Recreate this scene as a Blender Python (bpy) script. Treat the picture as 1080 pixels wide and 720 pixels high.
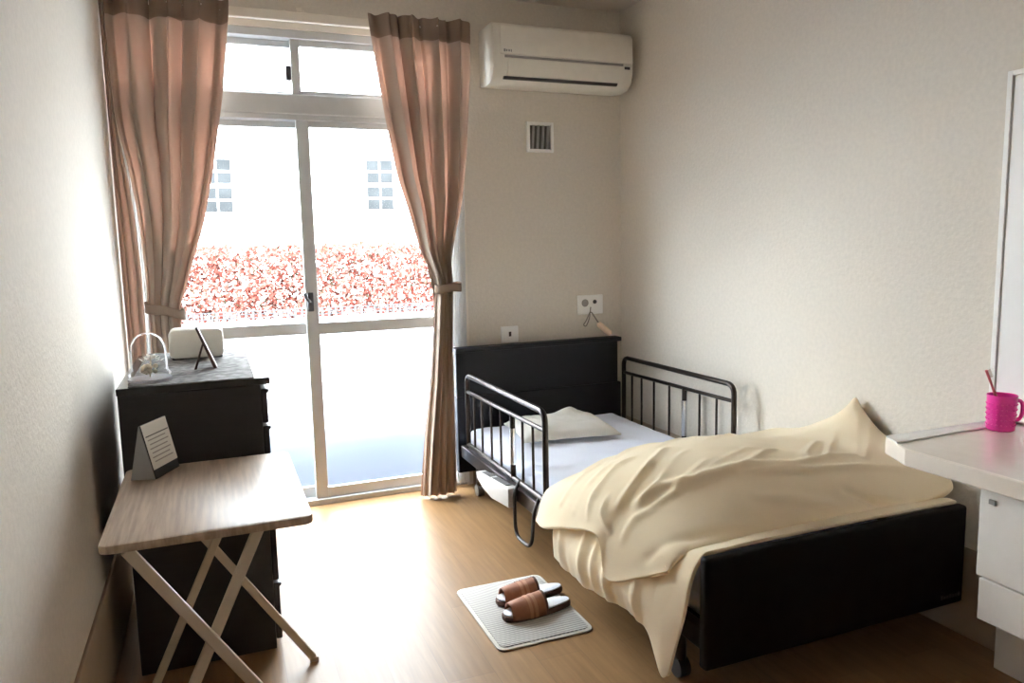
import bpy, bmesh, math, random
import numpy as np
from mathutils import Vector, Matrix, noise

random.seed(7)
SC = bpy.context.scene
for o in list(bpy.data.objects):
    bpy.data.objects.remove(o)
COL = SC.collection

# ------------------------------------------------------------------ camera
F, YAW, PITCH, ROLL = 786.755, 21.783, -7.2825, -1.252
CAM = Vector((-2.2351, -3.8427, 1.3096))
y_, p_, r_ = (math.radians(v) for v in (YAW, PITCH, ROLL))
fw = Vector((math.sin(y_) * math.cos(p_), math.cos(y_) * math.cos(p_), math.sin(p_)))
rt = Vector((math.cos(y_), -math.sin(y_), 0.0))
up = rt.cross(fw)
R2 = math.cos(r_) * rt + math.sin(r_) * up
U2 = -math.sin(r_) * rt + math.cos(r_) * up
cd = bpy.data.cameras.new('camera')
cam = bpy.data.objects.new('camera', cd)
COL.objects.link(cam)
cd.sensor_fit = 'HORIZONTAL'
cd.sensor_width = 36.0
cd.lens = F / 1080.0 * 36.0
cd.clip_start = 0.05
cd.clip_end = 200
m3 = Matrix((R2, U2, -fw)).transposed()
cam.matrix_world = Matrix.Translation(CAM) @ m3.to_4x4()
SC.camera = cam

# ------------------------------------------------------------------ world, sun, exposure
W = bpy.data.worlds.new('overcast_sky')
SC.world = W
W.use_nodes = True
wn = W.node_tree
bg = wn.nodes['Background']
bg.inputs['Color'].default_value = (0.84, 0.93, 1.0, 1)
bg.inputs['Strength'].default_value = 9.0
sd = bpy.data.lights.new('sun', 'SUN')
sd.energy = 14.0
sd.angle = math.radians(12)
sd.color = (0.97, 0.98, 1.0)
sun = bpy.data.objects.new('sun', sd)
COL.objects.link(sun)
sun.rotation_euler = Vector((0.35, 0.75, -0.75)).to_track_quat('-Z', 'Y').to_euler()
sun.location = (-3, -8, 9)
vs = SC.view_settings
vs.view_transform = 'Standard'
vs.look = 'None'
vs.exposure = 1.74
vs.gamma = 1.0
vs.use_curve_mapping = False
cy = SC.cycles
cy.use_denoising = True
cy.max_bounces = 14
cy.diffuse_bounces = 8
cy.glossy_bounces = 5
cy.transmission_bounces = 10
cy.transparent_max_bounces = 16
cy.caustics_reflective = False
cy.caustics_refractive = True
cy.sample_clamp_indirect = 12.0
cy.blur_glossy = 0.5


# ------------------------------------------------------------------ materials
def lin(c):
    return tuple(((v / 255.0) / 12.92 if v / 255.0 <= 0.04045 else ((v / 255.0 + 0.055) / 1.055) ** 2.4) for v in c) + (1.0,)


def M(name, rgb, rough=0.5, metal=0.0, var=0.06, scale=20.0, bump=0.0, bscale=200.0, spec=0.5, stretch=None, rgb2=None, coat=0.0):
    m = bpy.data.materials.new(name)
    m.use_nodes = True
    nt = m.node_tree
    b = nt.nodes['Principled BSDF']
    b.inputs['Roughness'].default_value = rough
    b.inputs['Metallic'].default_value = metal
    b.inputs['Specular IOR Level'].default_value = spec
    b.inputs['Coat Weight'].default_value = coat
    tc = nt.nodes.new('ShaderNodeTexCoord')
    mp = nt.nodes.new('ShaderNodeMapping')
    if stretch:
        mp.inputs['Scale'].default_value = stretch
    nt.links.new(tc.outputs['Object'], mp.inputs['Vector'])
    nz = nt.nodes.new('ShaderNodeTexNoise')
    nz.inputs['Scale'].default_value = scale
    nz.inputs['Detail'].default_value = 4
    nt.links.new(mp.outputs['Vector'], nz.inputs['Vector'])
    rp = nt.nodes.new('ShaderNodeValToRGB')
    c = lin(rgb)
    c2 = lin(rgb2) if rgb2 else tuple(v * (1 - var) for v in c[:3]) + (1,)
    c1 = c if rgb2 else tuple(min(1, v * (1 + var)) for v in c[:3]) + (1,)
    rp.color_ramp.elements[0].position = 0.35
    rp.color_ramp.elements[1].position = 0.65
    rp.color_ramp.elements[0].color = c2
    rp.color_ramp.elements[1].color = c1
    nt.links.new(nz.outputs['Fac'], rp.inputs['Fac'])
    nt.links.new(rp.outputs['Color'], b.inputs['Base Color'])
    if bump > 0:
        n2 = nt.nodes.new('ShaderNodeTexNoise')
        n2.inputs['Scale'].default_value = bscale
        n2.inputs['Detail'].default_value = 3
        nt.links.new(mp.outputs['Vector'], n2.inputs['Vector'])
        bp = nt.nodes.new('ShaderNodeBump')
        bp.inputs['Strength'].default_value = bump
        bp.inputs['Distance'].default_value = 0.004
        nt.links.new(n2.outputs['Fac'], bp.inputs['Height'])
        nt.links.new(bp.outputs['Normal'], b.inputs['Normal'])
    return m


def wood_floor():
    m = M('oak_floor', (150, 116, 80), rough=0.40, spec=0.30)
    nt = m.node_tree
    b = nt.nodes['Principled BSDF']
    tc = nt.nodes.new('ShaderNodeTexCoord')
    mp = nt.nodes.new('ShaderNodeMapping')
    mp.inputs['Rotation'].default_value = (0, 0, math.pi / 2)
    nt.links.new(tc.outputs['Object'], mp.inputs['Vector'])
    br = nt.nodes.new('ShaderNodeTexBrick')
    br.inputs['Scale'].default_value = 1.0
    br.inputs['Brick Width'].default_value = 0.9
    br.inputs['Row Height'].default_value = 0.15
    br.inputs['Mortar Size'].default_value = 0.0012
    br.inputs['Mortar Smooth'].default_value = 0.4
    br.inputs['Color1'].default_value = lin((150, 117, 80))
    br.inputs['Color2'].default_value = lin((140, 107, 71))
    br.inputs['Mortar'].default_value = lin((130, 102, 72))
    nt.links.new(mp.outputs['Vector'], br.inputs['Vector'])
    mp2 = nt.nodes.new('ShaderNodeMapping')
    mp2.inputs['Scale'].default_value = (14, 1.1, 1)
    nt.links.new(tc.outputs['Object'], mp2.inputs['Vector'])
    nz = nt.nodes.new('ShaderNodeTexNoise')
    nz.inputs['Scale'].default_value = 3.0
    nz.inputs['Detail'].default_value = 6
    nt.links.new(mp2.outputs['Vector'], nz.inputs['Vector'])
    mx = nt.nodes.new('ShaderNodeMix')
    mx.data_type = 'RGBA'
    mx.blend_type = 'MULTIPLY'
    mx.inputs[0].default_value = 0.55
    rp = nt.nodes.new('ShaderNodeValToRGB')
    rp.color_ramp.elements[0].position = 0.3
    rp.color_ramp.elements[1].position = 0.7
    rp.color_ramp.elements[0].color = (0.55, 0.52, 0.48, 1)
    rp.color_ramp.elements[1].color = (1, 1, 1, 1)
    nt.links.new(nz.outputs['Fac'], rp.inputs['Fac'])
    nt.links.new(br.outputs['Color'], mx.inputs[6])
    nt.links.new(rp.outputs['Color'], mx.inputs[7])
    nt.links.new(mx.outputs[2], b.inputs['Base Color'])
    return m


def table_wood():
    m = M('pale_table_wood', (190, 168, 146), rough=0.42, rgb2=(160, 138, 118), scale=4.0, stretch=(22, 1.3, 6))
    return m


def thin_glass(name, tint=(0.97, 0.98, 0.98), gl=0.08, rough=0.02):
    m = bpy.data.materials.new(name)
    m.use_nodes = True
    nt = m.node_tree
    nt.nodes.clear()
    out = nt.nodes.new('ShaderNodeOutputMaterial')
    t = nt.nodes.new('ShaderNodeBsdfTransparent')
    t.inputs['Color'].default_value = tint + (1,)
    g = nt.nodes.new('ShaderNodeBsdfGlossy')
    g.inputs['Roughness'].default_value = rough
    fr = nt.nodes.new('ShaderNodeLayerWeight')
    fr.inputs['Blend'].default_value = gl
    nz = nt.nodes.new('ShaderNodeTexNoise')
    nz.inputs['Scale'].default_value = 3.0
    mx = nt.nodes.new('ShaderNodeMixShader')
    nt.links.new(fr.outputs['Fresnel'], mx.inputs[0])
    nt.links.new(t.outputs[0], mx.inputs[1])
    nt.links.new(g.outputs[0], mx.inputs[2])
    nt.links.new(mx.outputs[0], out.inputs['Surface'])
    return m


def frosted():
    m = bpy.data.materials.new('frosted_glass')
    m.use_nodes = True
    nt = m.node_tree
    nt.nodes.clear()
    out = nt.nodes.new('ShaderNodeOutputMaterial')
    r = nt.nodes.new('ShaderNodeBsdfRefraction')
    r.inputs['IOR'].default_value = 1.35
    r.inputs['Roughness'].default_value = 0.33
    r.inputs['Color'].default_value = (0.97, 0.98, 0.99, 1)
    g = nt.nodes.new('ShaderNodeBsdfGlossy')
    g.inputs['Roughness'].default_value = 0.3
    mx = nt.nodes.new('ShaderNodeMixShader')
    mx.inputs[0].default_value = 0.05
    nt.links.new(r.outputs[0], mx.inputs[1])
    nt.links.new(g.outputs[0], mx.inputs[2])
    nt.links.new(mx.outputs[0], out.inputs['Surface'])
    return m


def cloth(name, rgb, trgb, mixf, bump=0.15, bscale=600, ripple=False):
    m = bpy.data.materials.new(name)
    m.use_nodes = True
    nt = m.node_tree
    nt.nodes.clear()
    out = nt.nodes.new('ShaderNodeOutputMaterial')
    d = nt.nodes.new('ShaderNodeBsdfDiffuse')
    d.inputs['Roughness'].default_value = 0.6
    d.inputs['Color'].default_value = lin(rgb)
    t = nt.nodes.new('ShaderNodeBsdfTranslucent')
    t.inputs['Color'].default_value = lin(trgb)
    mx = nt.nodes.new('ShaderNodeMixShader')
    mx.inputs[0].default_value = mixf
    tc = nt.nodes.new('ShaderNodeTexCoord')
    nz = nt.nodes.new('ShaderNodeTexNoise')
    nz.inputs['Scale'].default_value = bscale
    bp = nt.nodes.new('ShaderNodeBump')
    bp.inputs['Strength'].default_value = bump
    bp.inputs['Distance'].default_value = 0.001
    nt.links.new(tc.outputs['Object'], nz.inputs['Vector'])
    nt.links.new(nz.outputs['Fac'], bp.inputs['Height'])
    nt.links.new(bp.outputs['Normal'], d.inputs['Normal'])
    nt.links.new(d.outputs[0], mx.inputs[1])
    nt.links.new(t.outputs[0], mx.inputs[2])
    nt.links.new(mx.outputs[0], out.inputs['Surface'])
    return m


def mat_weave():
    m = M('woven_mat_cloth', (186, 184, 180), rough=0.9)
    nt = m.node_tree
    b = nt.nodes['Principled BSDF']
    tc = nt.nodes.new('ShaderNodeTexCoord')
    w = nt.nodes.new('ShaderNodeTexWave')
    w.wave_type = 'BANDS'
    w.bands_direction = 'DIAGONAL'
    w.inputs['Scale'].default_value = 40
    w.inputs['Distortion'].default_value = 0.4
    nt.links.new(tc.outputs['Object'], w.inputs['Vector'])
    rp = nt.nodes.new('ShaderNodeValToRGB')
    rp.color_ramp.elements[0].color = lin((158, 154, 150))
    rp.color_ramp.elements[1].color = lin((200, 196, 190))
    nt.links.new(w.outputs['Color'], rp.inputs['Fac'])
    nt.links.new(rp.outputs['Color'], b.inputs['Base Color'])
    bp = nt.nodes.new('ShaderNodeBump')
    bp.inputs['Strength'].default_value = 0.5
    bp.inputs['Distance'].default_value = 0.003
    nt.links.new(w.outputs['Fac'], bp.inputs['Height'])
    nt.links.new(bp.outputs['Normal'], b.inputs['Normal'])
    return m


WALLP = M('cream_wallpaper', (219, 212, 201), rough=0.85, var=0.03, scale=60, bump=0.45, bscale=75)
CEILM = M('ceiling_paper', (214, 207, 199), rough=0.9, var=0.02, scale=40, bump=0.2, bscale=150)
BASEB = M('brown_baseboard', (176, 158, 136), rough=0.5, var=0.05, scale=8)
FLOORM = wood_floor()
ALU = M('window_aluminium', (198, 199, 200), rough=0.4, metal=0.1, var=0.02)
JAMB = M('window_jamb_white', (232, 224, 212), rough=0.5, var=0.02)
GLASS = thin_glass('window_glass')
FROST = frosted()
DARKM = M('dark_latch_metal', (92, 92, 95), rough=0.4, metal=0.5)
CURT = cloth('taupe_curtain_cloth', (186, 172, 158), (216, 154, 130), 0.10)
CURT2 = cloth('curtain_heading_cloth', (150, 132, 118), (120, 95, 80), 0.1)
LACE = cloth('white_lace_cloth', (238, 238, 238), (245, 245, 245), 0.6)
WHITEP = M('white_plastic', (228, 224, 214), rough=0.4, var=0.02)
WHITEG = M('white_gloss_laminate', (244, 242, 238), rough=0.16, var=0.015, coat=0.3)
COUNTERM = M('cream_counter', (240, 231, 219), rough=0.18, var=0.02, coat=0.3)
PLATEM = M('bright_plate_plastic', (244, 244, 242), rough=0.35, var=0.01)
GREYD = M('vent_dark_grey', (70, 68, 66), rough=0.6)
GREYS = M('vent_slat_grey', (150, 148, 145), rough=0.5)
BLACKW = M('black_brown_wood', (36, 33, 36), rough=0.42, var=0.12, scale=6, stretch=(1, 1, 12), bump=0.05, bscale=30)
BLACKT = M('black_brown_top', (40, 37, 38), rough=0.22, var=0.12, scale=9, stretch=(6, 1, 1))
BEDW = M('dark_bed_board', (26, 26, 33), rough=0.45, var=0.08, scale=10, spec=0.25)
TRAYM = M('grey_tray_plastic', (178, 176, 172), rough=0.5, var=0.03)
BEDF = M('dark_bed_footboard', (16, 13, 12), rough=0.6, var=0.08, scale=10, spec=0.1)
STEELB = M('bronze_rail_steel', (58, 50, 46), rough=0.28, metal=0.7, var=0.03)
CHROME = M('rail_chrome', (215, 216, 220), rough=0.22, metal=0.9, var=0.02)
SHEET = cloth('white_fitted_sheet', (234, 238, 250), (200, 200, 210), 0.05, 0.2, 300)
PILLOWM = cloth('white_pillowcase', (226, 222, 214), (210, 205, 195), 0.05, 0.2, 300)
DUVM = cloth('cream_duvet_cotton', (253, 240, 213), (245, 228, 195), 0.08, 0.2, 500)
TABW = table_wood()
LEGM = M('cream_table_leg_steel', (205, 192, 172), rough=0.35, var=0.03)
CARDM = M('card_paper', (222, 218, 208), rough=0.7, var=0.02)
CARDG = M('card_stand_grey', (150, 152, 152), rough=0.5, var=0.03)
INK = M('card_ink', (90, 86, 84), rough=0.7)
INKL = M('card_ink_light', (160, 152, 144), rough=0.7)
BLACKP = M('black_plastic', (30, 29, 31), rough=0.4)
MATM = mat_weave()
MATB = M('mat_border_cloth', (208, 204, 194), rough=0.9)
SLIPB = M('brown_slipper_leather', (150, 98, 72), rough=0.6, var=0.1, scale=40)
SLIPS = M('tan_slipper_band', (176, 128, 100), rough=0.7)
SLIPD = M('dark_slipper_edge', (92, 64, 52), rough=0.7)
SLIPI = M('pale_slipper_insole', (226, 228, 236), rough=0.8)
PINK = M('hot_pink_plastic', (240, 56, 164), rough=0.3, var=0.05)
PINKL = M('pink_brush_plastic', (200, 90, 100), rough=0.4)
BRIST = M('brush_bristle', (235, 220, 215), rough=0.8)
MIRR = M('mirror_silver', (246, 247, 247), rough=0.02, metal=1.0, var=0.004)
WOODD = M('dark_easel_wood', (74, 54, 44), rough=0.5, var=0.15)
MATGREY = M('grey_mottled_vinyl', (140, 138, 137), rough=0.75, rgb2=(88, 86, 86), scale=34, spec=0.1)
DOMEG = thin_glass('dome_glass', (0.96, 0.97, 0.98), 0.10, 0.05)
_nt = DOMEG.node_tree
_mix = [n for n in _nt.nodes if n.type == 'MIX_SHADER'][0]
_gl = [n for n in _nt.nodes if n.type == 'BSDF_GLOSSY'][0]
_tr = _nt.nodes.new('ShaderNodeBsdfTranslucent')  # white translucent share puts bright edge highlights into the dome's shader
_m2 = _nt.nodes.new('ShaderNodeMixShader')
_m2.inputs[0].default_value = 0.45
_nt.links.new(_gl.outputs[0], _m2.inputs[1])
_nt.links.new(_tr.outputs[0], _m2.inputs[2])
_nt.links.new(_m2.outputs[0], _mix.inputs[2])
DOMEB = M('dome_base_pale', (186, 188, 194), rough=0.25, var=0.04)
BEIGE = M('dried_flower_beige', (214, 200, 176), rough=0.9, var=0.1)
PETALW = M('dried_petal_white', (235, 232, 226), rough=0.8)
ORANGE = M('call_handset_peach', (240, 214, 186), rough=0.4)
CORDM = M('call_cord_grey', (150, 142, 134), rough=0.5)
BLDG = M('outside_white_render', (238, 236, 232), rough=0.9, var=0.02)
BWIN = M('outside_window_glass', (44, 46, 47), rough=0.9, var=0.2, scale=3, spec=0.0)
CONC = M('outside_pale_concrete', (205, 208, 214), rough=0.9)
GROUNDM = M('outside_paving', (38, 43, 51), rough=0.9, spec=0.1)
FENCEM = M('outside_fence_wire', (56, 58, 60), rough=0.8, spec=0.1)
LEAFR = M('red_young_leaf', (82, 38, 31), rough=0.8, var=0.25, scale=4, spec=0.1)
LEAFG = M('green_old_leaf', (44, 40, 28), rough=0.8, var=0.3, scale=4, spec=0.1)
LEAFW = M('pale_glossy_leaf', (94, 58, 50), rough=0.7, var=0.2, scale=4, spec=0.2)


# ------------------------------------------------------------------ mesh helpers
def box(bm, lo, hi, bev=0.0, seg=2, mat=0):
    lo = Vector(lo)
    hi = Vector(hi)
    r = bmesh.ops.create_cube(bm, size=1.0)
    vs_ = r['verts']
    c = (lo + hi) / 2
    s = hi - lo
    for v in vs_:
        v.co = Vector((v.co.x * s.x + c.x, v.co.y * s.y + c.y, v.co.z * s.z + c.z))
    if bev > 0:
        es = list({e for v in vs_ for e in v.link_edges})
        bmesh.ops.bevel(bm, geom=es, offset=bev, segments=seg, profile=0.5, affect='EDGES')
    return vs_


def tube(bm, pts, r, seg=10, closed=False, caps=True):
    pts = [Vector(p) for p in pts]
    n = len(pts)
    rings = []
    ref = None
    for i, p in enumerate(pts):
        a = pts[i - 1] if (i > 0 or closed) else p
        b = pts[(i + 1) % n] if (i < n - 1 or closed) else p
        t = (b - a).normalized()
        if ref is None:
            ref = Vector((0, 0, 1)) if abs(t.z) < 0.9 else Vector((1, 0, 0))
        ref = (ref - t * ref.dot(t))
        if ref.length < 1e-6:
            ref = t.orthogonal()
        ref.normalize()
        bi = t.cross(ref)
        rr = r[i] if isinstance(r, (list, tuple)) else r
        rings.append([bm.verts.new(p + rr * (math.cos(2 * math.pi * k / seg) * ref + math.sin(2 * math.pi * k / seg) * bi)) for k in range(seg)])
    m = n if closed else n - 1
    for i in range(m):
        A, B = rings[i], rings[(i + 1) % n]
        for k in range(seg):
            bm.faces.new((A[k], A[(k + 1) % seg], B[(k + 1) % seg], B[k]))
    if caps and not closed:
        bm.faces.new(list(reversed(rings[0])))
        bm.faces.new(rings[-1])


def bend(pts, rad, n=6):
    """round the corners of a polyline"""
    pts = [Vector(p) for p in pts]
    out = [pts[0]]
    for i in range(1, len(pts) - 1):
        a, b, c = pts[i - 1], pts[i], pts[i + 1]
        d1 = (a - b)
        d2 = (c - b)
        q = min(rad, d1.length * .49, d2.length * .49)
        s = b + d1.normalized() * q
        e = b + d2.normalized() * q
        for k in range(n + 1):
            t = k / n
            out.append((1 - t) ** 2 * s + 2 * t * (1 - t) * b + t * t * e)
    out.append(pts[-1])
    return out


def lathe(bm, prof, c, seg=28, sx=1.0, sy=1.0):
    c = Vector(c)
    rings = []
    for r, z in prof:
        if r < 1e-5:
            rings.append([bm.verts.new(c + Vector((0, 0, z)))])
        else:
            rings.append([bm.verts.new(c + Vector((sx * r * math.cos(2 * math.pi * k / seg), sy * r * math.sin(2 * math.pi * k / seg), z))) for k in range(seg)])
    for A, B in zip(rings, rings[1:]):
        for k in range(seg):
            k2 = (k + 1) % seg
            if len(A) == 1 and len(B) == 1:
                continue
            if len(A) == 1:
                bm.faces.new((A[0], B[k2], B[k]))
            elif len(B) == 1:
                bm.faces.new((A[k], A[k2], B[0]))
            else:
                bm.faces.new((A[k], A[k2], B[k2], B[k]))


def prism(bm, poly, axis, a, b, bev=0.0):
    """extrude a 2-D polygon along an axis; poly coords are the other two axes in order"""
    def P(u, v, w):
        return {0: Vector((w, u, v)), 1: Vector((u, w, v)), 2: Vector((u, v, w))}[axis]
    A = [bm.verts.new(P(u, v, a)) for u, v in poly]
    B = [bm.verts.new(P(u, v, b)) for u, v in poly]
    fs = [bm.faces.new(A), bm.faces.new(list(reversed(B)))]
    n = len(poly)
    for i in range(n):
        fs.append(bm.faces.new((A[i], B[i], B[(i + 1) % n], A[(i + 1) % n])))
    bmesh.ops.recalc_face_normals(bm, faces=fs)
    if bev > 0:
        es = list(set(list(fs[0].edges) + list(fs[1].edges)))
        bmesh.ops.bevel(bm, geom=es, offset=bev, segments=2, profile=0.5, affect='EDGES')


def rrect(x0, y0, x1, y1, r, n=5):
    out = []
    for cx, cy_, a in ((x1 - r, y1 - r, 0), (x0 + r, y1 - r, 90), (x0 + r, y0 + r, 180), (x1 - r, y0 + r, 270)):
        for k in range(n + 1):
            t = math.radians(a + 90 * k / n)
            out.append((cx + r * math.cos(t), cy_ + r * math.sin(t)))
    return out


def grid_faces(bm, G):
    for i in range(len(G) - 1):
        for j in range(len(G[0]) - 1):
            bm.faces.new((G[i][j], G[i][j + 1], G[i + 1][j + 1], G[i + 1][j]))


def wloc(o):
    v = Vector((0, 0, 0))
    while o:
        v += o.location
        o = o.parent
    return v


def obj(name, bm, mat, parent=None, smooth=False, base=None):
    """link bm (world coordinates) as one mesh object"""
    if base is None:
        base = Vector((0, 0, 0)) if parent is None else wloc(parent)
    base = Vector(base)
    off = base
    bmesh.ops.translate(bm, verts=bm.verts, vec=-off)
    bmesh.ops.recalc_face_normals(bm, faces=bm.faces)
    me = bpy.data.meshes.new(name)
    bm.to_mesh(me)
    bm.free()
    for mm in (mat if isinstance(mat, (list, tuple)) else [mat]):
        me.materials.append(mm)
    if smooth:
        for p in me.polygons:
            p.use_smooth = True
        if smooth != 'all':
            try:
                me.set_sharp_from_angle(angle=math.radians(40))
            except Exception:
                pass
    o = bpy.data.objects.new(name, me)
    COL.objects.link(o)
    if parent is None:
        o.location = base
    else:
        o.parent = parent
    return o


def thing(name, label, cat, loc, group=None):
    o = bpy.data.objects.new(name, None)
    o.empty_display_size = 0.05
    COL.objects.link(o)
    o.location = loc
    tag(o, label, cat, group)
    return o


def tag(o, label, cat, group=None):
    o['label'] = label
    o['category'] = cat
    if group:
        o['group'] = group
    return o


def struct(name, bm, mat, parent=None, smooth=False):
    o = obj(name, bm, mat, parent, smooth)
    if parent is None:
        o['kind'] = 'structure'
    return o


def B():
    return bmesh.new()


def interp(tab, z):
    """smooth interpolation in a table of (z, value)"""
    t = sorted(tab)
    if z <= t[0][0]:
        return t[0][1]
    if z >= t[-1][0]:
        return t[-1][1]
    for (a, va), (b, vb) in zip(t, t[1:]):
        if a <= z <= b:
            s = (z - a) / (b - a)
            return va + (vb - va) * s
    return t[-1][1]


def smooth_interp(tab, z, h=0.05):
    return sum(interp(tab, z + k * h / 3) * w for k, w in ((-3, 1), (-2, 2), (-1, 3), (0, 4), (1, 3), (2, 2), (3, 1))) / 16.0


# ------------------------------------------------------------------ room shell
XL, YF, H = -2.605, -5.2, 2.60
WX0, WX1, WT = -2.56, -0.975, 2.37     # window opening
T = 0.14
bm = B(); box(bm, (XL - T, YF - T, -0.10), (T, T, 0.0)); struct('floor', bm, FLOORM)
bm = B(); box(bm, (XL - T, YF - T, H), (T, T, H + 0.1)); struct('ceiling', bm, CEILM)
bm = B(); box(bm, (XL - T, YF - T, 0.0), (XL, T, H)); struct('wall_left', bm, WALLP)
bm = B(); box(bm, (0.0, YF - T, 0.0), (T, T, H)); struct('wall_right', bm, WALLP)
bm = B()
box(bm, (XL, YF - T, 0.0), (0.0, YF, H))
struct('wall_front', bm, WALLP)
bm = B()
box(bm, (XL, 0, 0), (WX0, T, H))
box(bm, (WX1, 0, 0), (0, T, H))
box(bm, (WX0, 0, WT), (WX1, T, H))
struct('wall_back', bm, WALLP)
bm = B(); box(bm, (-0.010, YF, 0), (0, 0, 0.30), 0.003); struct('baseboard_right', bm, BASEB)
bm = B(); box(bm, (XL, YF, 0), (XL + 0.010, 0, 0.30), 0.003); struct('baseboard_left', bm, BASEB)
bm = B(); box(bm, (WX1 + 0.02, -0.010, 0), (-0.010, 0, 0.30), 0.003); struct('baseboard_back', bm, BASEB)

# ------------------------------------------------------------------ window
win = bpy.data.objects.new('window_1', None)
COL.objects.link(win)
win['kind'] = 'structure'
bm = B()
box(bm, (WX1 - 0.012, -0.012, 0.0), (WX1 + 0.02, T, WT + 0.02))
box(bm, (WX0 - 0.02, -0.012, 0.0), (WX0 + 0.012, T, WT + 0.02))
box(bm, (WX0 + 0.012, -0.012, WT - 0.012), (WX1 - 0.012, T, WT + 0.02))
obj('window_casing', bm, JAMB, win)
bm = B()
x0, x1 = WX0 + 0.012, WX1 - 0.012
box(bm, (x0, 0.0, 0.0), (x0 + 0.035, 0.12, WT - 0.012), 0.003)
box(bm, (x1 - 0.035, 0.0, 0.0), (x1, 0.12, WT - 0.012), 0.003)
box(bm, (x0 + 0.035, 0.0, WT - 0.05), (x1 - 0.035, 0.12, WT - 0.012), 0.003)
box(bm, (x0 + 0.035, 0.0, -0.002), (x1 - 0.035, 0.12, 0.028), 0.003)
obj('window_frame', bm, ALU, win)
bm = B()
box(bm, (x0 + 0.035, -0.004, 1.965), (x1 - 0.035, 0.125, 2.06), 0.006)
box(bm, (x0 + 0.035, 0.004, 1.94), (x1 - 0.035, 0.118, 1.966), 0.002)
obj('transom_bar', bm, ALU, win)


def sash(xa, xb, za, zb, yc, stile, mid=None, top=0.04, bot=0.06, left=None, name='sliding_sash'):
    bm = B()
    d = 0.016
    l = left or stile
    box(bm, (xa, yc - d, za), (xa + l, yc + d, zb), 0.003)
    box(bm, (xb - stile, yc - d, za), (xb, yc + d, zb), 0.003)
    box(bm, (xa + l, yc - d * .9, zb - top), (xb - stile, yc + d * .9, zb), 0.002)
    box(bm, (xa + l, yc - d * .9, za), (xb - stile, yc + d * .9, za + bot), 0.002)
    if mid:
        box(bm, (xa + l, yc - d * .9, mid[0]), (xb - stile, yc + d * .9, mid[1]), 0.002)
    s = obj(name, bm, ALU, win)
    zs = [(za + bot, zb - top)] if not mid else [(mid[1], zb - top), (za + bot, mid[0])]
    for i, (a, b) in enumerate(zs):
        bm = B()
        vs4 = [bm.verts.new(p) for p in ((xa + l, yc, a), (xb - stile, yc, a), (xb - stile, yc, b), (xa + l, yc, b))]
        bm.faces.new(vs4)
        if mid and i == 1:
            obj('frosted_pane', bm, FROST, s)
        else:
            obj('clear_pane', bm, GLASS, s)
    return s


sR = sash(-1.803, x1 - 0.035, 0.026, 1.945, 0.035, 0.05, (0.885, 0.945), 0.034, 0.056, 0.062)
sL = sash(x0 + 0.035, -1.745, 0.026, 1.945, 0.080, 0.05, (0.885, 0.945), 0.034, 0.056)
bm = B()
box(bm, (-1.795, 0.006, 1.005), (-1.765, 0.02, 1.10), 0.004)
tube(bm, [(-1.78, 0.0, 1.05), (-1.80, -0.008, 1.07), (-1.81, -0.008, 1.10)], 0.008, 8)
obj('window_latch', bm, DARKM, sR, True)
sash(-1.81, x1 - 0.035, 2.062, WT - 0.05, 0.035, 0.03, None, 0.03, 0.02, 0.042, 'upper_sash')
tl = sash(x0 + 0.035, -1.775, 2.062, WT - 0.05, 0.075, 0.03, None, 0.03, 0.02, None, 'upper_sash')
bm = B(); box(bm, (-1.835, 0.03, 2.13), (-1.81, 0.058, 2.20), 0.004)
obj('upper_latch', bm, DARKM, tl)

# ------------------------------------------------------------------ outside
bm = B(); box(bm, (-16, 0.20, -0.45), (14, 14, -0.25)); o = struct('trim_1', bm, GROUNDM)
o.name = 'floor_outside'
bm = B(); box(bm, (-5.0, 0.16, -0.10), (2.0, 1.30, -0.03), 0.01)
tag(obj('terrace_step', bm, GROUNDM, base=(-1.5, 0.7, -0.10)), 'grey blue concrete step just outside the frosted glass doors', 'step')
bm = B(); box(bm, (-7, 4.2, -0.26), (6, 4.36, 0.60), 0.01)
tag(obj('low_wall', bm, CONC, base=(0, 4.28, -0.26)), 'low white garden wall below the wire fence in front of the hedge', 'wall')
fn = thing('wire_fence', 'thin grey wire fence on top of the white garden wall', 'fence', (0, 4.28, 0.60))
bm = B()
for z in (0.635, 0.67, 0.70):
    tube(bm, [(-6.5, 4.28, z), (5.5, 4.28, z)], 0.005, 5)
obj('fence_rail', bm, FENCEM, fn)
bm = B()
for k in range(150):
    x = -5.5 + k * 0.07
    box(bm, (x - .011, 4.27, 0.60), (x + .011, 4.29, 0.705))
obj('fence_mesh', bm, FENCEM, fn)
hd = thing('hedge', 'red and white leaved hedge behind the garden wall outside the window', 'hedge', (0, 5.0, -0.25))


def leaves(n, size):
    bm = B()
    for i in range(n):
        x = random.uniform(-4.6, 2.2)
        top = 1.38 + 0.06 * noise.noise(Vector((x * 1.3, 0, 3))) + 0.05 * noise.noise(Vector((x * 6, 1, 3)))
        z = 0.35 + (top - 0.35) * random.random() ** 0.85
        y = 4.62 + 0.12 * noise.noise(Vector((x * 2.5, z * 3, 0))) + random.uniform(0, 0.55)
        c = Vector((x, y, z))
        nrm = Vector((random.gauss(0, .7), -1 + random.gauss(0, .5), random.gauss(0.4, .7))).normalized()
        a = nrm.orthogonal().normalized()
        a.rotate(Matrix.Rotation(random.uniform(0, 6.28), 3, nrm))
        b = nrm.cross(a)
        s = size * random.uniform(.6, 1.3)
        v = [bm.verts.new(c + q) for q in (a * s, b * s * .45 + nrm * s * .1, -a * s, -b * s * .45 + nrm * s * .1)]
        bm.faces.new(v)
    return bm


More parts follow.
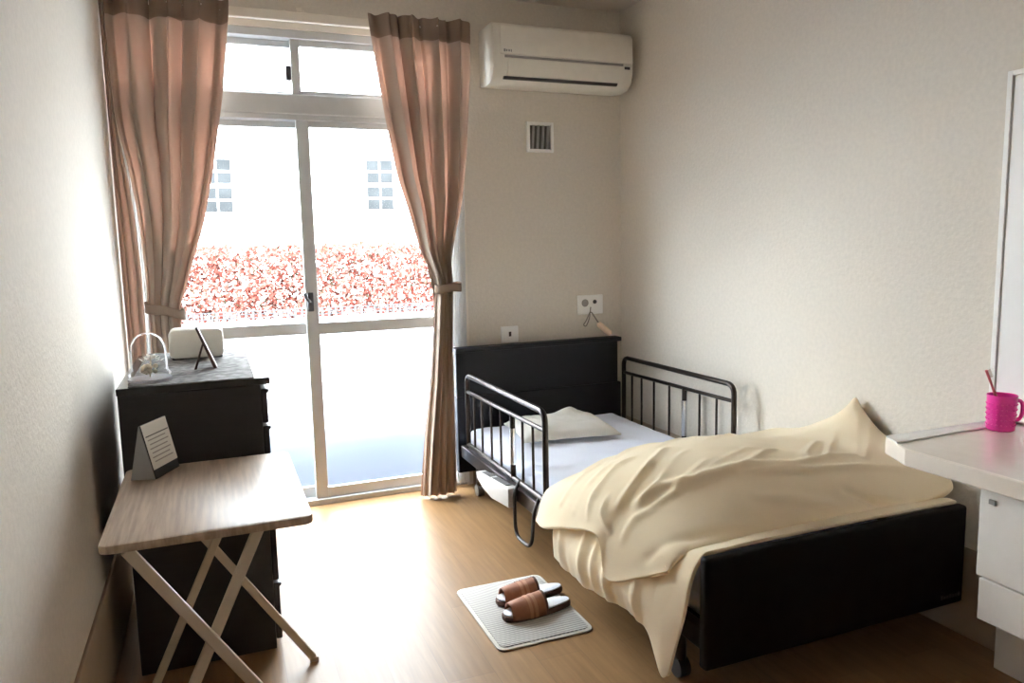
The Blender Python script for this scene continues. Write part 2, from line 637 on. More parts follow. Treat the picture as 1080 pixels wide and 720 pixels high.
obj('red_foliage', leaves(9000, 0.034), LEAFR, hd)
obj('pale_foliage', leaves(11500, 0.032), LEAFW, hd)
obj('green_foliage', leaves(2500, 0.024), LEAFG, hd)
bm = B()
for k in range(40):
    x = -4.5 + k * 0.17
    pts = [(x, 4.9, -0.25)]
    for j in range(1, 6):
        pts.append((x + random.uniform(-.08, .08), 4.9 + random.uniform(-.12, .12), -0.25 + j * 0.3))
    tube(bm, pts, [0.016, 0.013, 0.011, 0.009, 0.007, 0.005], 5)
obj('hedge_stems', bm, WOODD, hd)
bd = thing('white_building', 'overexposed white house with small paned windows beyond the hedge', 'building', (-1.0, 8.5, -0.25))
bm = B(); box(bm, (-9, 8.0, -0.25), (8, 9.0, 5.2)); obj('outer_wall', bm, BLDG, bd)
for wx, wz in ((0.317, 2.285), (-2.07, 2.255)):
    bm = B(); box(bm, (wx - 0.215, 7.965, wz - 0.40), (wx + 0.215, 8.0, wz + 0.42), 0.006)
    f_ = obj('house_window', bm, BLDG, bd)
    bm = B()
    for i in range(2):
        for j in range(4):
            gap = 0.02 if j != 1 else 0.04
            za = wz - 0.36 + j * 0.19 + (0.03 if j > 1 else 0)
            box(bm, (wx - 0.205 + i * 0.215, 7.955, za), (wx - 0.205 + i * 0.215 + 0.19, 7.97, za + 0.155))
    obj('house_window_panes', bm, BWIN, f_)


# ------------------------------------------------------------------ curtains
def curtain_pts(left, right, ztop, zbot, k, amp, yc, nu=150, nz=70, ph=0.0, seed=0, edge=None, inset=0.0):
    G = []
    wtop = right(ztop) - left(ztop)
    for i in range(nz + 1):
        z = ztop + (zbot - ztop) * i / nz
        a, b = left(z), right(z)
        w = b - a
        s = w / wtop
        row = []
        for j in range(nu + 1):
            u = j / nu
            wob = 0.25 * noise.noise(Vector((u * 4, z * 1.1, seed))) + 0.10 * noise.noise(Vector((u * 9, z * 2, seed + 5)))
            arg = 2 * math.pi * k * (u + 0.06 * noise.noise(Vector((u * 3, 0.2, seed)))) + ph + wob * 2.0
            A = amp * (0.55 + 0.45 * min(1, s * 1.1)) * (0.75 + 0.5 * noise.noise(Vector((u * 5, z * .5, seed + 9))))
            x = a + w * u + (0.35 + 1.0 * max(0.0, 1 - s)) * (w / (2 * math.pi * k)) * math.sin(2 * arg) * min(1, 6 * u, 6 * (1 - u))
            y = yc + A * math.sin(arg) + 0.012 * math.sin(arg * 2.3 + z)
            row.append(Vector((x, y + inset, z)))
        G.append(row)
    return G


def sheet(name, G, mat, parent):
    bm = B()
    V = [[bm.verts.new(p) for p in r] for r in G]
    grid_faces(bm, V)
    return obj(name, bm, mat, parent, 'all')


Lr = [(2.39, -2.082), (2.225, -2.102), (2.017, -2.131), (1.679, -2.194), (1.436, -2.25), (1.317, -2.291), (1.159, -2.342), (1.06, -2.378), (0.98, -2.372), (0.6, -2.345), (0.01, -2.32)]
Ll = [(2.4, -2.600), (0.0, -2.600)]
Lw = [(2.4, -2.580), (1.95, -2.574), (1.873, -2.572), (1.673, -2.546), (1.468, -2.529), (1.217, -2.520), (0.8, -2.528), (0.0, -2.53)]
Lm = [(2.4, -2.580), (1.95, -2.574), (1.873, -2.570), (1.673, -2.537), (1.468, -2.516), (1.217, -2.506), (0.8, -2.512), (0.0, -2.515)]
Rl = [(2.404, -1.46), (2.305, -1.446), (2.143, -1.424), (1.907, -1.388), (1.661, -1.345), (1.507, -1.297), (1.293, -1.242), (1.181, -1.19), (1.12, -1.163), (1.039, -1.178), (0.926, -1.184), (0.654, -1.209), (0.375, -1.247), (0.005, -1.29)]
Rr = [(2.418, -0.938), (2.158, -0.946), (1.795, -0.976), (1.541, -1.01), (1.386, -1.05), (1.242, -1.082), (1.12, -1.075), (1.0, -1.08), (0.78, -1.091), (0.0, -1.091)]
rail_ = thing('curtain_rail', 'white metal double curtain rail above the window', 'curtain rail', (-1.76, -0.08, 2.40))
bm = B()
box(bm, (-2.59, -0.092, 2.372), (-0.925, -0.066, 2.416), 0.005)
box(bm, (-2.59, -0.050, 2.385), (-0.925, -0.030, 2.416), 0.004)
obj('track', bm, JAMB, rail_)
for x in (-2.45, -1.76, -1.0):
    bm = B()
    box(bm, (x - .012, -0.092, 2.416), (x + .012, 0.0, 2.424), 0.001)
    box(bm, (x - .012, -0.008, 2.40), (x + .012, 0.0, 2.46), 0.001)
    obj('bracket', bm, JAMB, rail_)


def curtain(lt, rt_, k, yc, seed, tie, ztie, label, extra=None):
    root = thing('curtain', label, 'curtain', ((lt[0][1] + rt_[0][1]) / 2, yc, 0.01))
    L = lambda z: smooth_interp(lt, z)
    Rf = lambda z: smooth_interp(rt_, z)
    G = curtain_pts(L, Rf, 2.426, 0.012, k, 0.040, yc, seed=seed)
    sheet('drape', G, CURT, root)
    if extra:
        G2 = curtain_pts(lambda z: smooth_interp(extra[0], z), lambda z: smooth_interp(extra[1], z), 2.426, 0.012, 1, 0.014, yc + 0.008, nu=30, seed=seed + 4)
        sheet('wall_fold', G2, CURT, root)
    # sheet added behind the drape, toothed to block window glow as gathered layers would
    nu_ = len(G[0]) - 1
    zs_ = [r[0].z for r in G]
    cols = []
    for j in range(5, nu_ - 4):
        u = j / nu_
        q = math.sin(2 * math.pi * 4.1 * u + seed) * 0.6 + 0.75 * noise.noise(Vector((u * 8, seed, 1)))
        zt = 1.32 + 1.03 / (1 + math.exp(-7 * q)) + 0.08 * noise.noise(Vector((u * 30, seed, 4)))
        col = []
        for t in range(31):
            z = zt + (0.03 - zt) * t / 30
            f = (zs_[0] - z) / (zs_[0] - zs_[-1]) * (len(G) - 1)
            i = min(int(f), len(G) - 2)
            p = G[i][j].lerp(G[i + 1][j], f - i)
            col.append(p + Vector((0, 0.009, 0)))
        cols.append(col)
    sheet('glow_block_sheet', cols, CURT, root)
    # same folds as the drape: rebuild on the drape's own grid rows
    rows = [r for r in G if r[0].z >= 2.30]
    rows = [[p + Vector((0, -0.003, 0)) for p in r] for r in rows]
    sheet('heading_tape', rows, CURT2, root)
    for j in range(7):
        u = int((j + 0.5) / 7 * 150)
        p = G[0][u]
        bm = B()
        tube(bm, [(p.x, p.y, 2.385), (p.x, -0.100, 2.405), (p.x, -0.095, 2.421)], 0.004, 6)
        obj('hook', bm, JAMB, root)
    # tieback: a band wrapped round the gathered cloth
    bm = B()
    rows = []
    for dz in (-0.022, -0.008, 0.008, 0.022):
        ring = []
        for q in range(40):
            t = 2 * math.pi * q / 40
            x = (tie[0] + tie[1]) / 2 + (tie[1] - tie[0]) / 2 * math.cos(t)
            y = yc + 0.052 * math.sin(t)
            ring.append(bm.verts.new((x, y, ztie + dz - (x - tie[0]) * tie[2] + 0.004 * math.sin(3 * t))))
        ring.append(ring[0])
        rows.append(ring)
    grid_faces(bm, rows)
    o = obj('tieback', bm, CURT2, root, 'all')
    md = o.modifiers.new('thick', 'SOLIDIFY')
    md.thickness = 0.004
    return root


curtain(Lm, Lr, 3.6, -0.148, 3, (-2.52, -2.355, 0.25), 1.075, 'pinkish taupe curtain tied back at the left wall behind the dark chest', (Ll, Lw))
curtain(Rl, Rr, 4.2, -0.146, 11, (-1.178, -1.035, -0.06), 1.10, 'pinkish taupe curtain tied back beside the bed headboard')


def lace(tabx, w, yc, label, z1, seed):
    f0 = lambda z: smooth_interp(tabx, z) - w(z) / 2
    f1 = lambda z: smooth_interp(tabx, z) + w(z) / 2
    G = curtain_pts(f0, f1, 2.40, z1, 3, 0.008, yc, nu=40, nz=60, seed=seed)
    bm = B()
    V = [[bm.verts.new(p) for p in r] for r in G]
    grid_faces(bm, V)
    tag(obj('lace_curtain', bm, LACE, None, 'all', base=(tabx[0][1], yc, z1)), label, 'curtain')


lace([(2.40, -1.0), (1.6, -1.0), (1.1, -1.01), (0.0, -1.02)], lambda z: 0.07, -0.030, 'white lace curtain gathered narrow at the right side of the window', 0.02, 21)
lace([(2.40, -2.535), (1.0, -2.525), (0.0, -2.53)], lambda z: 0.07, -0.030, 'white lace curtain showing as a thin strip through the gap in the left curtain', 0.02, 31)

# ------------------------------------------------------------------ air conditioner
ac = thing('air_conditioner', 'white wall air conditioner high beside the right window curtain', 'air conditioner', (-0.45, -0.11, 2.13))
AX0, AX1 = -0.855, -0.050
prof = [(-0.005, 2.425), (-0.185, 2.425), (-0.205, 2.418), (-0.222, 2.395), (-0.226, 2.28), (-0.222, 2.215), (-0.205, 2.165), (-0.165, 2.135), (-0.10, 2.128), (-0.005, 2.14)]
bm = B(); prism(bm, prof, 0, AX0, AX1, 0.010)
obj('body', bm, WHITEP, ac, True)
bm = B()
prism(bm, [(-0.226, 2.405), (-0.2335, 2.395), (-0.2345, 2.268), (-0.226, 2.262)], 0, AX0 + 0.035, AX1 - 0.012, 0.003)
obj('front_panel', bm, WHITEP, ac, True)
bm = B()
prism(bm, [(-0.227, 2.252), (-0.233, 2.246), (-0.231, 2.205), (-0.216, 2.165), (-0.206, 2.168), (-0.219, 2.21)], 0, AX0 + 0.075, AX1 - 0.09, 0.002)
obj('louver', bm, WHITEP, ac, True)
bm = B(); box(bm, (AX0 + 0.06, -0.229, 2.250), (AX1 - 0.065, -0.222, 2.262)); obj('air_gap', bm, GREYS, ac)
bm = B()
prism(bm, [(-0.2125, 2.163), (-0.206, 2.152), (-0.192, 2.150), (-0.198, 2.165)], 0, AX0 + 0.06, AX1 - 0.09)
obj('outlet_slot', bm, GREYD, ac)
bm = B()
for k, (w_, h_) in enumerate(((.012, .014), (.009, .010), (.010, .010), (.007, .012))):
    xx = AX0 + 0.052 + k * 0.0125
    box(bm, (xx, -0.2358, 2.282 - h_ / 2), (xx + w_ * .8, -0.2340, 2.282 + h_ / 2))
obj('maker_mark', bm, GREYS, ac)
bm = B(); box(bm, (AX1 - 0.055, -0.2275, 2.235), (AX1 - 0.022, -0.222, 2.249), 0.002)
obj('receiver_window', bm, GREYD, ac)

# ------------------------------------------------------------------ vent grille
vt = thing('vent_grille', 'small white square vent grille under the air conditioner', 'vent', (-0.512, -0.01, 1.82))
bm = B()
vx0, vx1, vz0, vz1 = -0.592, -0.432, 1.816, 1.978
for lo, hi in (((vx0, -0.018, vz0), (vx0 + .018, 0, vz1)), ((vx1 - .018, -0.018, vz0), (vx1, 0, vz1)),
               ((vx0 + .018, -0.018, vz0), (vx1 - .018, 0, vz0 + .018)), ((vx0 + .018, -0.018, vz1 - .018), (vx1 - .018, 0, vz1))):
    box(bm, lo, hi, 0.002)
obj('frame', bm, PLATEM, vt)
bm = B(); box(bm, (vx0 + .018, -0.004, vz0 + .018), (vx1 - .018, -0.0005, vz1 - .018)); obj('backing', bm, GREYD, vt)
for k in range(4):
    bm = B()
    cx = vx0 + 0.036 + k * 0.0295
    prism(bm, [(cx - .008, vz0 + .018), (cx + .004, vz0 + .018), (cx + .012, vz1 - .018), (cx, vz1 - .018)], 1, -0.014, -0.004)
    obj('slat', bm, GREYS, vt)

# ------------------------------------------------------------------ wall sockets and nurse call
so = thing('wall_socket', 'white wall socket just above the left half of the headboard', 'socket', (-0.715, -0.006, 0.78))
bm = B(); box(bm, (-0.768, -0.012, 0.778), (-0.664, 0, 0.868), 0.004); obj('cover_plate', bm, PLATEM, so)
bm = B(); box(bm, (-0.722, -0.0145, 0.812), (-0.708, -0.012, 0.838), 0.001); obj('socket_slot', bm, GREYD, so)
nc = thing('call_socket', 'white double socket plate in the corner above the headboard', 'socket', (-0.21, -0.006, 0.91))
bm = B(); box(bm, (-0.292, -0.012, 0.908), (-0.128, 0, 1.02), 0.004); obj('cover_plate', bm, PLATEM, nc)
bm = B(); lathe(bm, [(0, 0), (.022, 0), (.020, .004), (0, .004)], (0, 0, 0), 18)
bmesh.ops.rotate(bm, verts=bm.verts, cent=(0, 0, 0), matrix=Matrix.Rotation(math.pi / 2, 3, 'X'))
bmesh.ops.translate(bm, verts=bm.verts, vec=(-0.245, -0.012, 0.975)); obj('grey_jack', bm, GREYS, nc)
bm = B(); lathe(bm, [(0, 0), (.012, 0), (.011, .004), (0, .004)], (0, 0, 0), 18)
bmesh.ops.rotate(bm, verts=bm.verts, cent=(0, 0, 0), matrix=Matrix.Rotation(math.pi / 2, 3, 'X'))
bmesh.ops.translate(bm, verts=bm.verts, vec=(-0.182, -0.012, 0.980)); obj('dark_jack', bm, GREYD, nc)
ch = thing('call_handset', 'peach nurse call button hanging by its cord over the headboard corner', 'call button', (-0.155, -0.05, 0.77))
bm = B()
tube(bm, [(-0.186, -0.062, 0.862), (-0.182, -0.064, 0.852), (-0.142, -0.112, 0.804), (-0.136, -0.117, 0.795)], [0.011, 0.017, 0.017, 0.010], 12)
obj('grip', bm, ORANGE, ch, True)
bm = B()
tube(bm, bend([(-0.186, -0.062, 0.862), (-0.20, -0.035, 0.90), (-0.22, -0.03, 0.93), (-0.25, -0.03, 0.87), (-0.268, -0.03, 0.85), (-0.25, -0.03, 0.84), (-0.225, -0.025, 0.88), (-0.21, -0.014, 0.95)], 0.04), 0.0035, 8)
obj('cord', bm, CORDM, ch, True)

# ------------------------------------------------------------------ bed
HX0, HX1 = -1.065, -0.075
bed = thing('care_bed', 'low dark wooden care bed against the right wall', 'bed', (-0.57, -1.15, 0.0))
bm = B()
box(bm, (HX0 + .004, -0.095, 0.50), (HX1 - .004, -0.065, 0.765), 0.004)
box(bm, (HX0 - .004, -0.125, 0.755), (HX1 + .006, -0.05, 0.780), 0.005)
obj('headboard', bm, BEDW, bed)
bm = B(); box(bm, (HX0, -0.105, 0.10), (HX1 + .012, -0.060, 0.515), 0.005); obj('headboard_base', bm, BEDW, bed)
bm = B()
box(bm, (HX0, -2.274, 0.150), (HX1, -2.240, 0.470), 0.010, 3)
fbo = obj('footboard', bm, BEDF, bed, True)
bm = B()
for k in range(7):
    xx = -0.175 + k * 0.0125
    box(bm, (xx, -2.2752, 0.176), (xx + 0.008, -2.2738, 0.186 if k % 3 else 0.189))
obj('maker_mark', bm, GREYD, fbo)
for sx in (-1.035, -0.105):
    bm = B(); box(bm, (sx - 0.015, -2.24, 0.19), (sx + 0.015, -0.105, 0.255), 0.004); obj('side_rail', bm, STEELB, bed)
bm = B(); box(bm, (-1.02, -2.235, 0.215), (-0.15, -0.11, 0.245), 0.004); obj('mattress_deck', bm, BEDF, bed)
bm = B(); box(bm, (-0.95, -2.0, 0.10), (-0.22, -0.35, 0.18), 0.01); obj('lifting_frame', bm, BEDF, bed)
for sx in (-0.99, -0.16):
    for sy in (-0.22, -2.05):
        bm = B(); tube(bm, [(sx, sy, 0.215), (sx, sy, 0.055)], 0.018, 10); lg = obj('leg', bm, STEELB, bed, True)
        bm = B()
        tube(bm, [(sx - .018, sy, 0.032), (sx + .018, sy, 0.032)], 0.031, 16)
        obj('caster', bm, GREYS if sy > -1 else BLACKP, lg, True)
tr = []
bm = B()
prism(bm, [(-0.49, 0.222), (-0.505, 0.190), (-0.58, 0.165), (-0.70, 0.152), (-0.915, 0.175), (-0.915, 0.260), (-0.90, 0.267), (-0.52, 0.232)], 0, -1.100, -1.058, 0.006)
cb = obj('control_tray', bm, TRAYM, bed, True)
bm = B()
prism(bm, [(-0.55, 0.232), (-0.67, 0.244), (-0.67, 0.248), (-0.55, 0.236)], 0, -1.094, -1.066)
prism(bm, [(-0.70, 0.246), (-0.88, 0.264), (-0.88, 0.268), (-0.70, 0.250)], 0, -1.094, -1.066)
obj('tray_slot', bm, GREYD, cb)
bm = B(); box(bm, (-1.058, -0.85, 0.19), (-1.05, -0.60, 0.24)); obj('tray_bracket', bm, STEELB, cb)

# mattress
bm = B()
MX0, MX1, MY0, MY1, MZ = -1.008, -0.128, -2.225, -0.130, 0.352
nx, ny = 44, 90
top = []
for j in range(ny + 1):
    row = []
    for i in range(nx + 1):
        u, v = i / nx, j / ny
        x = MX0 + (MX1 - MX0) * u
        y = MY1 + (MY0 - MY1) * v
        e = min(u * (MX1 - MX0), (1 - u) * (MX1 - MX0), v * (MY1 - MY0) * -1 if False else v * 2.1, (1 - v) * 2.1)
        z = MZ - 0.028 * max(0, 1 - e / 0.045) ** 2
        z += 0.006 * noise.noise(Vector((x * 5, y * 4, 1))) + 0.004 * noise.noise(Vector((x * 16 + y * 6, y * 12, 2)))
        z -= 0.004 * abs(noise.noise(Vector((x * 7 - y * 9, y * 4, 8))))
        row.append(bm.verts.new((x, y, z)))
    top.append(row)
grid_faces(bm, top)
ringv = top[0] + [r[-1] for r in top[1:]] + list(reversed(top[-1][:-1])) + [r[0] for r in reversed(top[1:-1])]
prev = ringv
for zz, ins in ((0.32, -0.006), (0.28, -0.005), (0.247, 0.010)):
    cx, cy2 = (MX0 + MX1) / 2, (MY0 + MY1) / 2
    nxt = []
    for v in ringv:
        dx = (1 if v.co.x > cx else -1) if abs(abs(v.co.x - cx) - (MX1 - MX0) / 2) < 1e-4 else 0
        dy = (1 if v.co.y > cy2 else -1) if abs(abs(v.co.y - cy2) - (MY1 - MY0) / 2) < 1e-4 else 0
        w_ = 0.003 * noise.noise(Vector((v.co.x * 18, v.co.y * 18, zz * 9)))
        nxt.append(bm.verts.new((v.co.x - dx * (ins + w_), v.co.y - dy * (ins + w_) * .5, zz)))
    for k in range(len(ringv)):
        k2 = (k + 1) % len(ringv)
        bm.faces.new((prev[k], prev[k2], nxt[k2], nxt[k]))
    prev = nxt
bm.faces.new(prev)
tag(obj('mattress', bm, SHEET, None, 'all', base=(-0.57, -1.15, 0.247)), 'mattress in a pale bluish white sheet on the dark bed', 'mattress')

# pillow: flat, slightly crumpled
bm = B()
PC = Vector((-0.63, -0.47, 0.0))
ang = math.radians(-8)
n1, n2 = 46, 34
tp, bt = [], []
for j in range(n2 + 1):
    ra, rb = [], []
    for i in range(n1 + 1):
        u = -1 + 2 * i / n1
        v = -1 + 2 * j / n2
        pin = 1 - 0.07 * (u * u) * (1 - v * v) * 0 - 0.05 * (1 - abs(u) ** 2) * abs(v) ** 3
        x = 0.25 * u * (1 - 0.06 * (1 - v * v)) 
        y = 0.20 * v * (1 - 0.08 * (1 - u * u))
        h = 0.062 * (max(0, 1 - u ** 4) * max(0, 1 - v ** 4)) ** 0.5
        h += 0.016 * math.exp(-((u - .35) ** 2 / .05 + (v - .55) ** 2 / .1)) * 1.6
        h += (0.010 * noise.noise(Vector((u * 2.2, v * 2.2, 4))) + 0.008 * noise.noise(Vector((u * 5 + v * 3, v * 5, 6)))) * max(0, 1 - u ** 6) * max(0, 1 - v ** 6)
        q = Vector((x * math.cos(ang) - y * math.sin(ang), x * math.sin(ang) + y * math.cos(ang), 0)) + PC
        ra.append(bm.verts.new((q.x, q.y, 0.378 + max(0.004, h))))
        rb.append(bm.verts.new((q.x, q.y, 0.374)))
    tp.append(ra)
    bt.append(rb)
grid_faces(bm, tp)
grid_faces(bm, bt)
for A, Bq in ((tp[0], bt[0]), (tp[-1], bt[-1]), ([r[0] for r in tp], [r[0] for r in bt]), ([r[-1] for r in tp], [r[-1] for r in bt])):
    for k in range(len(A) - 1):
        bm.faces.new((A[k], A[k + 1], Bq[k + 1], Bq[k]))
tag(obj('pillow', bm, PILLOWM, None, 'all', base=(PC.x, PC.y, 0.374)), 'thin crumpled white pillow at the head of the bed', 'pillow')


# side rails
def bed_rail(x, ya, yb, zt, zb, label, near):
    root = thing('bed_side_rail', label, 'bed rail', (x, (ya + yb) / 2, zb), 'bronze bed side rails')
    bm = B()
    tube(bm, bend([(x, ya, zb - 0.015), (x, ya, zt), (x, yb, zt), (x, yb, zb - 0.015)], 0.05), 0.0125, 12)
    obj('outer_frame', bm, STEELB, root, True)
    bm = B(); tube(bm, [(x, ya, zt - 0.085), (x, yb, zt - 0.075)], 0.0095, 10); obj('upper_bar', bm, STEELB, root, True)
    bm = B(); tube(bm, [(x, ya, zb), (x, yb, zb)], 0.0115, 10); obj('lower_bar', bm, STEELB, root, True)
    ys = [-0.338, -0.453, -0.585, -0.709, -0.97, -1.081] if near else [-0.275, -0.375, -0.498, -0.641, -0.899, -1.03]
    for y in ys:
        bm = B(); tube(bm, [(x, y, zt - 0.08), (x, y, zb)], 0.006, 8); obj('bar', bm, STEELB, root, True)
    yc = -0.855 if near else -0.774
    bm = B(); tube(bm, [(x, yc, zt - 0.08), (x, yc, zb - 0.015)], 0.0125, 12); po = obj('centre_post', bm, STEELB, root, True)
    bm = B(); tube(bm, [(x, yc, zt - 0.14), (x, yc, zb + 0.06)], 0.0138, 12); obj('chrome_sleeve', bm, CHROME, po, True)
    if near:
        bm = B(); tube(bm, bend([(x - 0.005, -0.940, zb + 0.01), (x - 0.035, -0.945, zb - 0.04), (x - 0.035, -0.955, 0.060), (x - 0.035, -1.13, 0.068), (x - 0.03, -1.145, zb - 0.06), (x - 0.004, -1.15, zb)], 0.06), 0.008, 10)
        obj('lock_loop', bm, BLACKP, root, True)
    return root


bed_rail(-1.048, -0.235, -1.205, 0.655, 0.290, 'bronze metal bed rail on the open side near the window', True)
bed_rail(-0.092, -0.185, -1.155, 0.670, 0.290, 'bronze metal bed rail along the right wall', False)


# ------------------------------------------------------------------ duvet
def catmull(P, nu, nv):
    """P[v][u] control points -> smooth grid"""
    P = np.array(P, float)

    def c1(A, n):
        k = len(A)
        out = []
        for t in np.linspace(0, k - 1, n):
            i = min(int(t), k - 2)
            f = t - i
            p0 = A[max(i - 1, 0)] if i > 0 else 2 * A[0] - A[1]
            p1, p2 = A[i], A[i + 1]
            p3 = A[i + 2] if i + 2 < k else 2 * A[-1] - A[-2]
            out.append(0.5 * ((2 * p1) + (-p0 + p2) * f + (2 * p0 - 5 * p1 + 4 * p2 - p3) * f * f + (-p0 + 3 * p1 - 3 * p2 + p3) * f ** 3))
        return np.array(out)
    Q = c1(P, nv)
    Q = np.transpose(Q, (1, 0, 2))
    Q = c1(Q, nu)
    return np.transpose(Q, (1, 0, 2))


def seg_dist(p, line):
    best = 9
    pos = 0
    n = len(line) - 1
    for i in range(n):
        a = np.array(line[i])
        b = np.array(line[i + 1])
        ab = b - a
        t = max(0, min(1, np.dot(p - a, ab) / np.dot(ab, ab)))
        d = np.linalg.norm(p - a - ab * t)
        if d < best:
            best = d
            pos = (i + t) / n
    return best, pos


UP = [
 [(-.03, -1.20, .375), (-.2, -1.20, .375), (-.4, -1.19, .375), (-.65, -1.18, .375), (-.9, -1.22, .372), (-1.055, -1.23, .350), (-1.118, -1.25, .235)],
 [(-.025, -1.245, .460), (-.2, -1.24, .455), (-.4, -1.23, .460), (-.65, -1.235, .455), (-.88, -1.29, .440), (-1.045, -1.33, .395), (-1.135, -1.36, .248)],
 [(-.025, -1.40, .530), (-.2, -1.40, .515), (-.4, -1.42, .535), (-.65, -1.47, .555), (-.88, -1.52, .545), (-1.060, -1.54, .460), (-1.135, -1.54, .312)],
 [(-.025, -1.755, .630), (-.2, -1.70, .570), (-.4, -1.72, .592), (-.65, -1.75, .615), (-.9, -1.77, .590), (-1.075, -1.78, .490), (-1.135, -1.785, .372)],
 [(-.035, -1.93, .600), (-.2, -1.94, .590), (-.4, -1.96, .608), (-.65, -1.96, .622), (-.9, -1.93, .585), (-1.085, -1.87, .440), (-1.135, -1.850, .250)],
 [(-.030, -2.12, .560), (-.2, -2.13, .560), (-.4, -2.13, .570), (-.65, -2.13, .565), (-.9, -2.09, .530), (-1.065, -2.04, .440), (-1.115, -2.02, .325)],
 [(-.030, -2.19, .500), (-.2, -2.195, .475), (-.4, -2.195, .475), (-.65, -2.19, .482), (-.9, -2.175, .465), (-1.05, -2.15, .440), (-1.095, -2.13, .385)],
 [(-.060, -2.16, .440), (-.2, -2.15, .430), (-.4, -2.15, .430), (-.65, -2.14, .430), (-.9, -2.13, .420), (-1.03, -2.11, .400), (-1.070, -2.09, .370)],
]
RIDGES = [
 ([(-1.075, -1.829, 0.477), (-0.95, -1.795, 0.573), (-0.783, -1.657, 0.594)], 0.02, 0.016),
 ([(-1.079, -1.691, 0.475), (-0.955, -1.619, 0.544), (-0.895, -1.627, 0.568)], 0.016, 0.015),
 ([(-1.031, -1.89, 0.5), (-0.962, -1.889, 0.558), (-0.774, -1.761, 0.611)], 0.014, 0.014),
 ([(-1.031, -1.882, 0.502), (-0.962, -1.914, 0.553), (-0.896, -1.97, 0.577), (-0.761, -1.994, 0.606), (-0.566, -2.042, 0.606), (-0.287, -2.011, 0.593)], 0.02, 0.02),
 ([(-1.01, -1.944, 0.508), (-0.95, -1.965, 0.548), (-0.8, -1.906, 0.616)], 0.012, 0.013),
 ([(-0.721, -1.998, 0.609), (-0.514, -1.902, 0.62)], 0.012, 0.013),
 ([(-0.862, -1.967, 0.591), (-0.605, -1.879, 0.626)], 0.01, 0.012),
 ([(-0.476, -1.998, 0.611), (-0.239, -1.806, 0.583)], 0.016, 0.013),
 ([(-0.404, -2.018, 0.603), (-0.139, -1.787, 0.592)], 0.012, 0.011),
 ([(-0.248, -1.995, 0.591), (-0.026, -1.784, 0.632)], 0.01, 0.012),
 ([(-0.268, -2.045, 0.587), (-0.048, -1.864, 0.616)], 0.012, 0.012),
 ([(-0.761, -2.026, 0.596), (-0.514, -2.083, 0.593), (-0.249, -2.115, 0.569), (-0.097, -2.145, 0.549)], 0.014, 0.016),
 ([(-0.464, -2.166, 0.539), (-0.36, -2.192, 0.489), (-0.176, -2.163, 0.441)], -0.022, 0.016),
 ([(-1.109, -1.836, 0.404), (-1.107, -1.782, 0.445), (-1.072, -1.758, 0.491)], 0.012, 0.014),
 ([(-1.102, -1.908, 0.396), (-1.061, -1.914, 0.462), (-1.019, -1.951, 0.499)], 0.01, 0.014),
 ([(-1.096, -2.037, 0.387), (-1.005, -2.126, 0.467), (-0.84, -2.175, 0.482)], -0.01, 0.018),
 ([(-1.09, -1.45, 0.37), (-1.02, -1.47, 0.46), (-0.92, -1.44, 0.52)], 0.013, 0.014),
 ([(-1.10, -1.58, 0.38), (-1.03, -1.58, 0.48), (-0.93, -1.54, 0.535)], 0.014, 0.015),
 ([(-1.02, -1.40, 0.44), (-0.92, -1.38, 0.48), (-0.80, -1.34, 0.50)], 0.010, 0.014),
 ([(-0.95, -1.50, 0.53), (-0.78, -1.44, 0.54), (-0.60, -1.36, 0.52)], 0.011, 0.016),
 ([(-0.80, -1.60, 0.58), (-0.60, -1.48, 0.57), (-0.42, -1.38, 0.53)], 0.011, 0.016),
 ([(-0.66, -1.70, 0.60), (-0.48, -1.58, 0.58), (-0.32, -1.46, 0.54)], 0.010, 0.015),
 ([(-1.11, -1.70, 0.40), (-1.10, -1.68, 0.45), (-1.05, -1.66, 0.50)], 0.012, 0.014),
 ([(-0.762, -2.116, 0.555), (-0.631, -2.165, 0.537), (-0.476, -2.191, 0.492)], 0.008, 0.02),
]
LO = [
 [(-.10, -1.30, .372), (-.5, -1.30, .372), (-.95, -1.36, .372), (-1.050, -1.40, .358), (-1.105, -1.39, .26), (-1.100, -1.375, .130)],
 [(-.10, -1.50, .385), (-.5, -1.50, .39), (-.95, -1.56, .388), (-1.055, -1.57, .368), (-1.118, -1.585, .25), (-1.108, -1.60, .133)],
 [(-.10, -1.75, .395), (-.5, -1.75, .40), (-.95, -1.78, .395), (-1.058, -1.79, .372), (-1.118, -1.80, .26), (-1.105, -1.80, .155)],
 [(-.10, -1.95, .405), (-.5, -1.95, .41), (-.95, -1.95, .405), (-1.060, -1.95, .380), (-1.112, -1.94, .26), (-1.100, -1.93, .168)],
 [(-.08, -2.10, .430), (-.5, -2.10, .43), (-.95, -2.09, .425), (-1.060, -2.08, .395), (-1.105, -2.05, .26), (-1.100, -2.035, .160)],
 [(-.07, -2.19, .470), (-.5, -2.185, .472), (-.95, -2.175, .462), (-1.060, -2.16, .425), (-1.102, -2.12, .25), (-1.100, -2.105, .060)],
 [(-.07, -2.232, .474), (-.5, -2.232, .476), (-.95, -2.230, .474), (-1.058, -2.228, .450), (-1.088, -2.205, .29), (-1.096, -2.135, .070)],
]


